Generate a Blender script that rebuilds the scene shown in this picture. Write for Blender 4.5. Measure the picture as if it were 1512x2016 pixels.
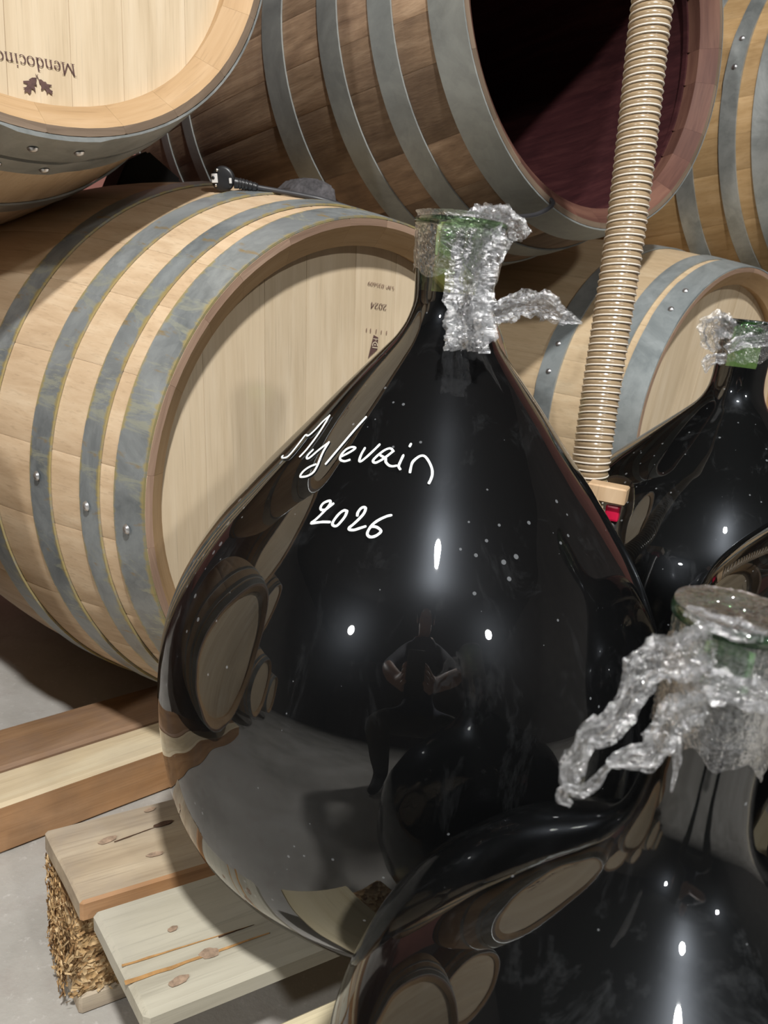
import bpy, bmesh, math, random
import numpy as np
from mathutils import Vector, Matrix, noise

# ------------------------------------------------------------------ scene, camera, light
for o in list(bpy.data.objects):
    bpy.data.objects.remove(o, do_unlink=True)
SC = bpy.context.scene
COL = SC.collection
R_ = math.radians
PITCH, ROLL, EYE, FPX = R_(16), R_(6), 0.66, 1512.0
FWD = Vector((0, math.cos(PITCH), -math.sin(PITCH)))
UP0 = Vector((0, math.sin(PITCH), math.cos(PITCH)))
RT0 = Vector((1, 0, 0))
RIGHT = math.cos(ROLL) * RT0 + math.sin(ROLL) * UP0
UP = -math.sin(ROLL) * RT0 + math.cos(ROLL) * UP0
CAM = Vector((0, 0, EYE))
cam_data = bpy.data.cameras.new('camera')
cam = bpy.data.objects.new('camera', cam_data)
COL.objects.link(cam)
cam.matrix_world = Matrix(((RIGHT.x, UP.x, -FWD.x, CAM.x), (RIGHT.y, UP.y, -FWD.y, CAM.y), (RIGHT.z, UP.z, -FWD.z, CAM.z), (0, 0, 0, 1)))
cam_data.sensor_fit = 'HORIZONTAL'
cam_data.sensor_width = 36
cam_data.lens = 36 * FPX / 1512
cam_data.clip_start = 0.01
cam_data.dof.use_dof = True
cam_data.dof.focus_distance = 0.62
cam_data.dof.aperture_fstop = 22.0
SC.camera = cam

world = bpy.data.worlds.new('world')
SC.world = world
world.use_nodes = True
world.node_tree.nodes['Background'].inputs['Color'].default_value = (0.02, 0.02, 0.022, 1)
world.node_tree.nodes['Background'].inputs['Strength'].default_value = 1.0
SC.view_settings.view_transform = 'Standard'
SC.view_settings.look = 'None'
SC.view_settings.exposure = 0.0
SC.view_settings.gamma = 1.0
SC.view_settings.use_curve_mapping = False

LAMPS = [  # position, watts, radius
    ((0.31, -1.03, 2.86), 110.0, 0.075),
    ((-2.3, -2.9, 3.0), 70.0, 0.10),
    ((2.3, -2.6, 3.0), 50.0, 0.10),
]
for pos, watts, rad in LAMPS:
    ld = bpy.data.lights.new('lamp_light', 'AREA')
    ld.shape = 'DISK'
    ld.size = rad * 2
    ld.energy = watts
    ld.color = (1.0, 0.985, 0.955)
    lo = bpy.data.objects.new('lamp_light', ld)
    COL.objects.link(lo)
    lo.location = pos
    aim = Vector((0, .6, .4)) - Vector(pos)
    lo.rotation_euler = aim.to_track_quat('-Z', 'Y').to_euler()

# ------------------------------------------------------------------ helpers
def ray(px, py):
    return ((px - 756) / FPX) * RIGHT - ((py - 1008) / FPX) * UP + FWD
def at(px, py, depth):
    return CAM + ray(px, py) * depth
def at_z(px, py, z):
    d = ray(px, py)
    return CAM + d * ((z - EYE) / d.z)

def link(name, me, mats, parent=None, loc=None, rot=None):
    o = bpy.data.objects.new(name, me)
    COL.objects.link(o)
    if mats is not None and len(me.materials) == 0:
        for m in (mats if isinstance(mats, (list, tuple)) else [mats]):
            me.materials.append(m)
    if parent: o.parent = parent
    if loc is not None: o.location = loc
    if rot is not None: o.rotation_euler = rot
    return o
def empty(name, loc=(0, 0, 0), rot=(0, 0, 0)):
    o = bpy.data.objects.new(name, None)
    o.empty_display_size = 0.05
    COL.objects.link(o)
    o.location = loc
    o.rotation_euler = rot
    return o
def tag(o, label, cat, group=None):
    o['label'] = label
    o['category'] = cat
    if group: o['group'] = group
    return o
def mesh(name, verts, faces, mats=None, smooth=False, fmat=None, uvs=None):
    me = bpy.data.meshes.new(name)
    me.from_pydata([tuple(v) for v in verts], [], faces)
    if mats:
        for m in (mats if isinstance(mats, (list, tuple)) else [mats]): me.materials.append(m)
    if fmat is not None: me.polygons.foreach_set('material_index', fmat)
    if smooth: me.polygons.foreach_set('use_smooth', [True] * len(me.polygons))
    if uvs is not None:
        uvl = me.uv_layers.new(name='UVMap')
        for lp in me.loops: uvl.data[lp.index].uv = uvs[lp.vertex_index]
    me.update()
    return me
def fix_normals(me):
    bm = bmesh.new(); bm.from_mesh(me)
    bmesh.ops.recalc_face_normals(bm, faces=bm.faces)
    bm.to_mesh(me); bm.free()
    return me
def sharp_smooth(me, ang=35):
    me.polygons.foreach_set('use_smooth', [True] * len(me.polygons))
    bm = bmesh.new(); bm.from_mesh(me)
    for e in bm.edges:
        if len(e.link_faces) == 2 and e.calc_face_angle(0) > R_(ang): e.smooth = False
    bm.to_mesh(me); bm.free()
    return me
def box_mesh(name, sx, sy, sz, mats=None, bev=0.002, sub=1, rough=0.0, seed=0, seg=1):
    """box with its base centre at the origin"""
    bm = bmesh.new()
    bmesh.ops.create_cube(bm, size=1)
    for v in bm.verts: v.co = Vector((v.co.x * sx, v.co.y * sy, (v.co.z + .5) * sz))
    if bev: bmesh.ops.bevel(bm, geom=bm.edges[:], offset=bev, segments=seg, affect='EDGES', profile=.6)
    if sub > 1:
        bmesh.ops.subdivide_edges(bm, edges=[e for e in bm.edges if e.calc_length() > min(sx, sy, sz) * .8], cuts=sub, use_grid_fill=True)
    if rough:
        for v in bm.verts:
            n = noise.noise_vector(v.co * 18 + Vector((seed * 7.1, seed * 3.3, seed)))
            v.co += n * rough
    me = bpy.data.meshes.new(name); bm.to_mesh(me); bm.free()
    if mats:
        for m in (mats if isinstance(mats, (list, tuple)) else [mats]): me.materials.append(m)
    return me
def revolve(prof, n=96, mats=None, name='rev', close=False, smooth=True, wob=0, seed=0):
    verts, faces = [], []
    m = len(prof)
    for i, (r, z) in enumerate(prof):
        for k in range(n):
            a = 2 * math.pi * k / n
            rr = r
            if wob and r > .02:
                rr += wob * noise.noise(Vector((math.cos(a) * 2.2, math.sin(a) * 2.2, z * 9 + seed))) * min(1, r / .1)
            verts.append((rr * math.cos(a), rr * math.sin(a), z))
    for i in range(m - 1):
        for k in range(n):
            a, b = i * n + k, i * n + (k + 1) % n
            faces.append((a, b, b + n, a + n))
    if close:
        faces.append(tuple(range(n))[::-1]); faces.append(tuple((m - 1) * n + k for k in range(n)))
    return mesh(name, verts, faces, mats, smooth)
def smooth_path(pts, n):
    pts = [Vector(p) for p in pts]
    P = [pts[0] * 2 - pts[1]] + pts + [pts[-1] * 2 - pts[-2]]
    out = []
    for i in range(1, len(P) - 2):
        for k in range(n):
            t = k / n
            p0, p1, p2, p3 = P[i - 1], P[i], P[i + 1], P[i + 2]
            out.append(.5 * ((2 * p1) + (-p0 + p2) * t + (2 * p0 - 5 * p1 + 4 * p2 - p3) * t * t + (-p0 + 3 * p1 - 3 * p2 + p3) * t ** 3))
    out.append(pts[-1])
    return out
def frames(path):
    T = []
    for i in range(len(path)):
        a = path[max(0, i - 1)]; b = path[min(len(path) - 1, i + 1)]
        T.append((b - a).normalized())
    n = T[0].orthogonal().normalized()
    out = []
    for i, t in enumerate(T):
        n = (n - t * n.dot(t)).normalized()
        out.append((t, n, t.cross(n)))
    return out
def tube(name, path, rad, n=12, mats=None, smooth=True, caps=True):
    verts, faces = [], []
    fr = frames(path)
    for i, p in enumerate(path):
        r = rad(i / (len(path) - 1)) if callable(rad) else rad
        t, u, v = fr[i]
        for k in range(n):
            a = 2 * math.pi * k / n
            verts.append(p + u * (r * math.cos(a)) + v * (r * math.sin(a)))
    for i in range(len(path) - 1):
        for k in range(n):
            a, b = i * n + k, i * n + (k + 1) % n
            faces.append((a, b, b + n, a + n))
    if caps:
        faces.append(tuple(range(n))[::-1]); faces.append(tuple((len(path) - 1) * n + k for k in range(n)))
    return mesh(name, verts, faces, mats, smooth)

# ------------------------------------------------------------------ materials
MATS = {}
class NT:
    def __init__(self, name):
        self.m = bpy.data.materials.new(name); self.m.use_nodes = True
        self.t = self.m.node_tree; self.t.nodes.clear()
        self.out = self.t.nodes.new('ShaderNodeOutputMaterial')
        MATS[name] = self.m
    def n(self, typ, **kw):
        nd = self.t.nodes.new('ShaderNode' + typ)
        for k, v in kw.items():
            if k.startswith('i_'):
                key = k[2:].replace('_', ' ')
                nd.inputs[key].default_value = v
            else: setattr(nd, k, v)
        return nd
    def l(self, a, b): self.t.links.new(a, b)
    def coords(self, scale, rand=True, src='Object'):
        tc = self.n('TexCoord'); mp = self.n('Mapping')
        mp.inputs['Scale'].default_value = scale
        self.l(tc.outputs[src], mp.inputs['Vector'])
        if rand:
            oi = self.n('ObjectInfo'); ml = self.n('Math', operation='MULTIPLY'); ml.inputs[1].default_value = 37.0
            self.l(oi.outputs['Random'], ml.inputs[0])
            cb = self.n('CombineXYZ')
            self.l(ml.outputs[0], cb.inputs['X']); self.l(ml.outputs[0], cb.inputs['Z'])
            self.l(cb.outputs[0], mp.inputs['Location'])
        return mp.outputs[0]
    def noise(self, vec, scale=1.0, detail=4, rough=.6, dist=0.0):
        nd = self.n('TexNoise'); self.l(vec, nd.inputs['Vector'])
        nd.inputs['Scale'].default_value = scale; nd.inputs['Detail'].default_value = detail
        nd.inputs['Roughness'].default_value = rough; nd.inputs['Distortion'].default_value = dist
        return nd.outputs['Fac']
    def ramp(self, fac, stops):
        r = self.n('ValToRGB'); e = r.color_ramp.elements
        while len(e) < len(stops): e.new(.5)
        for k, (p, c) in enumerate(stops):
            e[k].position = p
            e[k].color = (c[0], c[1], c[2], 1) if not isinstance(c, (int, float)) else (c, c, c, 1)
        self.l(fac, r.inputs[0])
        return r.outputs[0]
    def mix(self, fac, a, b, mode='MIX'):
        m = self.n('MixRGB', blend_type=mode)
        for s, k in ((fac, 0), (a, 1), (b, 2)):
            if isinstance(s, (int, float)): m.inputs[k].default_value = s if k == 0 else (s, s, s, 1)
            elif isinstance(s, tuple): m.inputs[k].default_value = (*s, 1)
            else: self.l(s, m.inputs[k])
        return m.outputs[0]
    def math(self, op, a, b=0.0):
        m = self.n('Math', operation=op)
        for s, k in ((a, 0), (b, 1)):
            if isinstance(s, (int, float)): m.inputs[k].default_value = s
            else: self.l(s, m.inputs[k])
        return m.outputs[0]
    def bump(self, h, strength=.3, dist=.001):
        b = self.n('Bump'); b.inputs['Strength'].default_value = strength; b.inputs['Distance'].default_value = dist
        self.l(h, b.inputs['Height']); return b.outputs[0]
    def bsdf(self, color, rough=.6, metal=0.0, normal=None, spec=.5):
        b = self.n('BsdfPrincipled')
        if isinstance(color, tuple): b.inputs['Base Color'].default_value = (*color, 1)
        else: self.l(color, b.inputs['Base Color'])
        if isinstance(rough, (int, float)): b.inputs['Roughness'].default_value = rough
        else: self.l(rough, b.inputs['Roughness'])
        b.inputs['Metallic'].default_value = metal
        b.inputs['Specular IOR Level'].default_value = spec
        if normal is not None: self.l(normal, b.inputs['Normal'])
        self.l(b.outputs[0], self.out.inputs[0])
        return b

def wood(name, dark, mid, light, axis='Y', fine=1.0, blot=None, blot_amt=.0, var=.25, rough=.62, streak=.5, bumpk=.25):
    t = NT(name)
    a, b = 75 * fine, 3.0
    sc = {'X': (b, a, a), 'Y': (a, b, a), 'Z': (a, a, b)}[axis]
    v = t.coords(sc)
    g = t.noise(v, 1.0, 6, .65, .4)
    sc2 = {'X': (3, 22, 22), 'Y': (22, 3, 22), 'Z': (22, 22, 3)}[axis]
    g2 = t.noise(t.coords(sc2), 1.0, 4, .6, 1.2)
    mixf = t.math('ADD', t.math('MULTIPLY', g, streak), t.math('MULTIPLY', g2, 1 - streak))
    c = t.ramp(mixf, [(.30, dark), (.5, mid), (.68, light)])
    pv = {'X': (12, 420, 420), 'Y': (420, 12, 420), 'Z': (420, 420, 12)}[axis]
    pores = t.noise(t.coords(pv), 1.0, 2, .5)
    c = t.mix(t.ramp(pores, [(.56, 0.0), (.74, .26)]), c, tuple(x * .55 for x in dark))
    if blot:
        bn = t.noise(t.coords((7, 7, 7)), 1.0, 5, .65)
        c = t.mix(t.math('MULTIPLY', t.ramp(bn, [(.42, 0.0), (.68, 1.0)]), blot_amt), c, blot)
    oi = t.n('ObjectInfo')
    hsv = t.n('HueSaturation')
    val = t.math('ADD', t.math('MULTIPLY', oi.outputs['Random'], var), 1 - var / 2)
    t.l(val, hsv.inputs['Value']); t.l(c, hsv.inputs['Color'])
    t.bsdf(hsv.outputs[0], rough, normal=t.bump(t.math('ADD', mixf, t.math('MULTIPLY', pores, .5)), bumpk, .0012), spec=.3)
    return t.m
OAK = wood('oak_new', (.42, .29, .175), (.54, .395, .255), (.63, .49, .335), 'Y', var=.07, bumpk=.2)
OAK_H = wood('oak_head', (.50, .39, .255), (.60, .485, .335), (.67, .56, .41), 'Z', var=.10, bumpk=.12)
OAK_PALE = wood('oak_pale', (.46, .335, .20), (.57, .43, .27), (.64, .51, .34), 'Y', var=.15, bumpk=.15)
OAK_IN = wood('oak_chime', (.33, .205, .10), (.42, .275, .145), (.49, .34, .20), 'X', fine=.6, var=.12)
OAK_END = wood('oak_end_grain', (.085, .058, .04), (.16, .115, .08), (.27, .20, .145), 'X', fine=.8)
OAK_END2 = wood('oak_end_grain_new', (.15, .095, .065), (.26, .17, .12), (.36, .25, .18), 'X', fine=1.6)
OAK_OLD = wood('oak_weathered', (.13, .082, .052), (.285, .19, .12), (.44, .315, .21), 'Y', blot=(.10, .062, .046), blot_amt=.55, var=.7, bumpk=.5)
OAK_STAIN = wood('oak_wine_stained', (.024, .006, .008), (.050, .013, .015), (.09, .028, .028), 'Y', var=.4)
OAK_STAIN2 = wood('oak_wine_stained_rim', (.055, .022, .017), (.115, .05, .036), (.19, .095, .065), 'X', fine=.6, var=.3)
OAK_MID = wood('oak_golden', (.27, .165, .07), (.38, .245, .115), (.47, .32, .17), 'Y', var=.3)
PALLET = wood('pallet_wood', (.19, .135, .085), (.43, .345, .24), (.58, .49, .36), 'X', fine=.38, var=.2, blot=(.29, .255, .22), blot_amt=.6, rough=.75)
PALLET2 = wood('pallet_wood_grey', (.30, .275, .215), (.45, .42, .335), (.53, .50, .405), 'X', fine=.4, var=.12, blot=(.40, .38, .34), blot_amt=.5, rough=.8, bumpk=.12)
PALLET3 = wood('pallet_wood_yellow', (.50, .42, .25), (.62, .54, .36), (.70, .62, .44), 'X', fine=.4, var=.1, rough=.75, bumpk=.12)
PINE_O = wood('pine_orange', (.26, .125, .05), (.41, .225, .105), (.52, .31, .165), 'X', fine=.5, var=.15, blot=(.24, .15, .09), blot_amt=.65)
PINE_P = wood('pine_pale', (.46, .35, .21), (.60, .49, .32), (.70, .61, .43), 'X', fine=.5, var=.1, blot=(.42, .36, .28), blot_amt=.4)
PINE_B = wood('pine_brown', (.17, .095, .05), (.29, .17, .09), (.39, .245, .14), 'X', fine=.45, var=.2, blot=(.22, .16, .13), blot_amt=.6)
BLOCKW = wood('handle_wood', (.46, .30, .16), (.58, .40, .24), (.66, .49, .32), 'Z', var=.05)
CHIP = NT('chipboard')
_v = CHIP.coords((1, 1, 1))
_vo = CHIP.n('TexVoronoi'); CHIP.l(_v, _vo.inputs['Vector']); _vo.inputs['Scale'].default_value = 160
_c = CHIP.ramp(_vo.outputs['Color'], [(.1, (.22, .11, .04)), (.5, (.48, .31, .14)), (.9, (.66, .49, .28))])
CHIP.bsdf(_c, .8, normal=CHIP.bump(_vo.outputs['Distance'], .8, .004)); CHIP = CHIP.m

def galv(name, dark, light, stain=None, rough=.42, metal=.65):
    t = NT(name)
    v = t.coords((1, 1, 1), src='Object')
    a = t.noise(v, 9, 6, .7, .6); b = t.n('TexVoronoi'); t.l(v, b.inputs['Vector']); b.inputs['Scale'].default_value = 70
    f = t.math('ADD', t.math('MULTIPLY', a, .92), t.math('MULTIPLY', b.outputs['Color'], .08))
    c = t.ramp(f, [(.32, dark), (.66, light)])
    if stain:
        uv = t.n('TexCoord'); sp = t.n('SeparateXYZ'); t.l(uv.outputs['UV'], sp.inputs[0])
        e = t.math('ABSOLUTE', t.math('SUBTRACT', sp.outputs['Y'], .5))
        mp = t.n('Mapping'); mp.inputs['Scale'].default_value = (70, .35, 1); t.l(uv.outputs['UV'], mp.inputs['Vector'])
        sn = t.noise(mp.outputs[0], 1.0, 5, .75, .8)
        edge = t.ramp(t.math('ADD', e, t.math('MULTIPLY', t.math('SUBTRACT', sn, .5), .55)), [(.41, 0.0), (.51, .8)])
        cross = t.ramp(sn, [(.55, 0.0), (.63, .75)])
        c = t.mix(cross, c, (.42, .43, .34))
        c = t.mix(edge, c, stain)
        c = t.mix(t.ramp(t.noise(mp.outputs[0], 2.1, 3, .6), [(.62, 0.0), (.72, .8)]), c, (.36, .24, .07))
    t.bsdf(c, t.math('ADD', t.math('MULTIPLY', a, .35), rough - .15), metal, normal=t.bump(f, .15, .0006))
    return t.m
HOOP = galv('galvanised_hoop', (.26, .28, .275), (.50, .52, .51))
HOOP_OLD = galv('dull_hoop', (.23, .245, .24), (.37, .39, .375), rough=.5, metal=.45)
HOOP_BLUE = galv('blue_grey_hoop', (.24, .275, .285), (.44, .48, .49), metal=.5)
HOOP_ST = galv('stained_hoop', (.17, .19, .20), (.38, .41, .42), stain=(.46, .37, .14), metal=.5)
STEEL = galv('bright_steel', (.45, .45, .46), (.75, .75, .76), rough=.3, metal=.9)

def plain(name, col, rough=.5, metal=0, spec=.5, nscale=None, namt=.15, bumpk=0):
    t = NT(name)
    if nscale:
        f = t.noise(t.coords((1, 1, 1), rand=False), nscale, 5, .65)
        c = t.ramp(f, [(.3, tuple(x * (1 - namt) for x in col)), (.7, tuple(min(1, x * (1 + namt)) for x in col))])
        t.bsdf(c, rough, metal, normal=t.bump(f, bumpk, .002) if bumpk else None, spec=spec)
    else:
        t.bsdf(col, rough, metal, spec=spec)
    return t.m
INK = plain('burnt_ink', (.10, .052, .045), .7, nscale=300, namt=.3)
INK_F = plain('faint_ink', (.22, .135, .10), .7, nscale=300, namt=.3)
PAPER = plain('pale_print', (.62, .52, .38), .7)
CHALK = plain('white_paint_pen', (.90, .95, .97), .45, nscale=60, namt=.05)
BLACKP = plain('black_plastic', (.018, .018, .02), .38, nscale=40)
RUBBER = plain('grey_cable', (.034, .034, .038), .42, nscale=90)
FOAM = plain('grey_foam', (.062, .058, .062), .95, nscale=130, namt=.5, bumpk=.6)
BLACKW = plain('black_rubber', (.010, .010, .010), .8, nscale=30)
NICKEL = plain('nickel', (.72, .70, .67), .22, 1.0)
CERAM = plain('white_insert', (.72, .70, .68), .5)
REDP = plain('red_plastic', (.62, .012, .06), .35, nscale=50, namt=.1)
DARKMETAL = plain('dark_handle', (.03, .028, .028), .5)
WALLP = plain('pink_plaster', (.46, .20, .165), .9, nscale=5, namt=.12, bumpk=.2)
WALLG = plain('grey_plaster', (.16, .155, .15), .9, nscale=4, namt=.15)
CEIL = plain('dark_ceiling', (.035, .035, .037), .9, nscale=4)
LAMPH = plain('lamp_housing', (.05, .05, .055), .5)
def concrete():
    t = NT('concrete')
    v = t.coords((1, 1, 1), rand=False)
    a = t.noise(v, 2.6, 7, .62, .5); b = t.noise(v, 22, 5, .7); c_ = t.noise(v, 110, 3, .6)
    c = t.ramp(a, [(.30, (.29, .275, .25)), (.5, (.40, .385, .355)), (.68, (.49, .475, .45))])
    c = t.mix(t.math('MULTIPLY', t.ramp(b, [(.52, 0.0), (.7, 1.0)]), .35), c, (.30, .255, .235))
    c = t.mix(t.math('MULTIPLY', t.ramp(c_, [(.60, 0.0), (.74, 1.0)]), .5), c, (.60, .58, .56))
    t.bsdf(c, .55, normal=t.bump(t.math('ADD', b, c_), .25, .002), spec=.4)
    return t.m
CONC = concrete()
def glass(name, tint, dust=.02, haze=.0, wav=.06, seed=0.0):
    """thin-walled bottle glass: clear tinted transmission under a fresnel gloss, with splashes and dust on it"""
    t = NT(name)
    v = t.coords((1, 1, 1), rand=False)
    fr = t.n('Fresnel'); fr.inputs['IOR'].default_value = 1.74
    tr = t.n('BsdfTransparent'); tr.inputs[0].default_value = (*tint, 1)
    gl = t.n('BsdfGlossy'); gl.inputs['Roughness'].default_value = .012; gl.inputs['Color'].default_value = (1, 1, 1, 1)
    df = t.n('BsdfDiffuse'); df.inputs[0].default_value = (.62, .66, .70, 1)
    sp = t.n('TexVoronoi'); t.l(v, sp.inputs['Vector']); sp.inputs['Scale'].default_value = 85; sp.inputs['Randomness'].default_value = 1
    big = t.noise(v, 9, 4, .7)
    spot = t.math('LESS_THAN', sp.outputs['Distance'], t.math('MULTIPLY', t.ramp(big, [(.44, 0.0), (.74, 1.0)]), .24))
    mp2 = t.n('Mapping'); mp2.inputs['Scale'].default_value = (30, 30, 5); t.l(v, mp2.inputs['Vector'])
    st = t.noise(mp2.outputs[0], 1.0, 6, .75, .6)
    smear = t.math('MULTIPLY', t.ramp(st, [(.55, 0.0), (.78, 1.0)]), haze)
    fac = t.math('ADD', t.math('MULTIPLY', spot, dust * 9), t.math('ADD', smear, dust * .25))
    m0 = t.n('MixShader'); t.l(fac, m0.inputs[0]); t.l(tr.outputs[0], m0.inputs[1]); t.l(df.outputs[0], m0.inputs[2])
    m1 = t.n('MixShader'); t.l(fr.outputs[0], m1.inputs[0]); t.l(m0.outputs[0], m1.inputs[1]); t.l(gl.outputs[0], m1.inputs[2])
    g2 = t.n('BsdfGlossy'); g2.inputs['Roughness'].default_value = .30; g2.inputs['Color'].default_value = (.80, .88, 1.0, 1)
    m2 = t.n('MixShader'); m2.inputs[0].default_value = .0055; t.l(m1.outputs[0], m2.inputs[1]); t.l(g2.outputs[0], m2.inputs[2])
    t.l(m2.outputs[0], t.out.inputs[0])
    return t.m
GLASS = glass('green_glass', (.76, .95, .66), dust=.018, haze=.020)
GLASS_D = glass('dusty_green_glass', (.44, .66, .42), dust=.022, haze=.035, wav=.07)
WINE = NT('dark_wine')
_b = WINE.bsdf((.0030, .0016, .0030), .9, spec=0.0); WINE = WINE.m
def film_mat():
    t = NT('cling_film')
    tr = t.n('BsdfTransparent'); tr.inputs[0].default_value = (.975, .98, .985, 1)
    df = t.n('BsdfDiffuse'); df.inputs[0].default_value = (.90, .91, .94, 1)
    tl = t.n('BsdfTranslucent'); tl.inputs[0].default_value = (.90, .91, .94, 1)
    ad = t.n('MixShader'); ad.inputs[0].default_value = .45; t.l(df.outputs[0], ad.inputs[1]); t.l(tl.outputs[0], ad.inputs[2])
    v = t.coords((1, 1, 1), rand=False)
    cr = t.noise(v, 190, 5, .65, 1.6)
    crease = t.ramp(t.math('ABSOLUTE', t.math('SUBTRACT', cr, .5)), [(.0, .22), (.03, .05), (.12, .018)])
    m0 = t.n('MixShader'); t.l(crease, m0.inputs[0]); t.l(tr.outputs[0], m0.inputs[1]); t.l(ad.outputs[0], m0.inputs[2])
    bmp = t.bump(cr, .35, .002)
    gl = t.n('BsdfGlossy'); gl.inputs['Roughness'].default_value = .13; t.l(bmp, gl.inputs['Normal'])
    fr = t.n('Fresnel'); fr.inputs['IOR'].default_value = 1.42
    f2 = t.math('MINIMUM', t.math('ADD', t.math('MULTIPLY', fr.outputs[0], .8), .05), .5)
    m1 = t.n('MixShader'); t.l(f2, m1.inputs[0]); t.l(m0.outputs[0], m1.inputs[1]); t.l(gl.outputs[0], m1.inputs[2])
    t.l(m1.outputs[0], t.out.inputs[0])
    return t.m
FILM = film_mat()
def hose_mat():
    t = NT('hose_tan')
    f = t.noise(t.coords((1, 1, 1), rand=False), 30, 4, .6)
    c = t.ramp(f, [(.3, (.29, .21, .125)), (.7, (.35, .26, .16))])
    t.bsdf(c, .25, spec=.6)
    return t.m
HOSE = hose_mat()
HELIX = plain('hose_clear_rib', (.74, .68, .60), .10, spec=1.0)

# ------------------------------------------------------------------ the room
def structure(o):
    o['kind'] = 'structure'; return o
def plane_box(name, x0, x1, y0, y1, z0, z1, mat):
    v = [(x, y, z) for x in (x0, x1) for y in (y0, y1) for z in (z0, z1)]
    f = [(0, 1, 3, 2), (4, 6, 7, 5), (0, 4, 5, 1), (2, 3, 7, 6), (0, 2, 6, 4), (1, 5, 7, 3)]
    return structure(link(name, fix_normals(mesh(name, v, f)), mat))
X0, X1, Y0, Y1, ZC = -4.2, 3.8, -6.0, 3.6, 3.7
plane_box('floor', X0 - .2, X1 + .2, Y0 - .2, Y1 + .2, -.2, 0, CONC)
plane_box('ceiling', X0 - .2, X1 + .2, Y0 - .2, Y1 + .2, ZC, ZC + .2, CEIL)
plane_box('wall_back', X0 - .2, X1 + .2, Y1, Y1 + .2, 0, ZC, WALLP)
plane_box('wall_front', X0 - .2, X1 + .2, Y0 - .2, Y0, 0, ZC, WALLG)
plane_box('wall_left', X0 - .2, X0, Y0, Y1, 0, ZC, WALLG)
plane_box('wall_right', X1, X1 + .2, Y0, Y1, 0, ZC, WALLG)

# ------------------------------------------------------------------ barrels
def stave_profile(s, L, Rh, Rb):
    return Rb - (Rb - Rh) * abs((s - L / 2) / (L / 2)) ** 2
THK = .027
STAVE_W = ([.8] * 8 + [1.0] * 10 + [1.22] * 8)
_cache = {}
def stave_mesh(width, L, Rh, Rb, mats, open_end):
    key = ('st', round(width, 4), L, Rh, Rb, tuple(m.name for m in mats))
    if key in _cache: return _cache[key]
    half = width / 2 - .0003
    J = 20
    verts, faces, fm = [], [], []
    ks = (-1, -.95, -.5, 0, .5, .95, 1)
    rows = []
    # section loop along s : outer line then back along inner line (head end first)
    outer = [(j / J * L, None) for j in range(J + 1)]
    def sec(s, r, dip):
        base = len(verts)
        for k in ks:
            a = half * k
            rr = r - (dip if abs(k) == 1 else 0)
            verts.append((rr * math.sin(a), s, rr * math.cos(a)))
        return base
    for s, _ in outer: rows.append((sec(s, stave_profile(s, L, Rh, Rb), .0005), 0))
    n_out = len(rows)
    e = L
    for s, dr, m in [(e, .0075, 1), (e - .020, .034, 2), (e - .040, .034, 2)]:
        rows.append((sec(s, stave_profile(s, L, Rh, Rb) - dr, 0), m))
    for s in [L * .75, L * .5, L * .25]: rows.append((sec(s, stave_profile(s, L, Rh, Rb) - THK, 0), 3))
    for s, dr, m in [(.050, .034, 3), (.050, .038, 3), (.042, .038, 3), (.042, .034, 3), (.020, .034, 2), (0, .0075, 2)]:
        rows.append((sec(s, stave_profile(s, L, Rh, Rb) - dr, 0), m))
    rows.append((rows[0][0], 1))
    nk = len(ks)
    for i in range(len(rows) - 1):
        a, b = rows[i][0], rows[i + 1][0]
        for k in range(nk - 1):
            faces.append((a + k, a + k + 1, b + k + 1, b + k)); fm.append(rows[i + 1][1])
    # side walls: outer station j to inner by nearest
    for side, k in ((0, 0), (1, nk - 1)):
        loop = [rows[i][0] + k for i in range(len(rows) - 1)]
        o_, i_ = loop[:n_out], loop[n_out:][::-1]
        # simple strip of quads / tris between the two chains
        a, b = 0, 0
        while a < len(o_) - 1 or b < len(i_) - 1:
            ya = verts[o_[min(a + 1, len(o_) - 1)]][1]; yb = verts[i_[min(b + 1, len(i_) - 1)]][1]
            if b >= len(i_) - 1 or (a < len(o_) - 1 and ya <= yb):
                faces.append((o_[a], o_[a + 1], i_[b])); a += 1
            else:
                faces.append((o_[a], i_[b + 1], i_[b])); b += 1
            fm.append(3)
    me = mesh('stave', verts, faces, mats, False, fm)
    fix_normals(me)
    sharp_smooth(me, 30)
    _cache[key] = me
    return me
def hoop_mesh(s0, s1, L, Rh, Rb, mat, lap=None, nriv=2):
    N = 112
    verts, faces, uvs = [], [], []
    sec = []
    th = .0022
    for (s, off) in [(s0, .0), (s0, th), ((s0 + s1) / 2, th), (s1, th), (s1, .0)]:
        sec.append((s, off))
    for k in range(N + 1):
        a = 2 * math.pi * k / N
        extra = 0
        if lap is not None:
            d = (a - lap + math.pi) % (2 * math.pi) - math.pi
            if abs(d) < .17 and nriv > 1: extra = th * .9
        for (s, off) in sec:
            rr = stave_profile(s, L, Rh, Rb) + .0006 + off + (extra if off else 0)
            verts.append((rr * math.sin(a), s, rr * math.cos(a)))
            uvs.append((k / N, (s - s0) / (s1 - s0)))
    m = len(sec)
    for k in range(N):
        for j in range(m - 1):
            a = k * m + j
            faces.append((a, a + 1, a + m + 1, a + m))
    me = mesh('hoop', verts, faces, mat, False, None, uvs)
    fix_normals(me)
    return sharp_smooth(me, 40)
def rivet_mesh():
    if 'rivet' in _cache: return _cache['rivet']
    prof = [(.0001, .0032), (.0025, .003), (.0045, .0018), (.0055, 0)]
    _cache['rivet'] = revolve(prof, 10, STEEL, 'rivet')
    return _cache['rivet']
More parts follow.
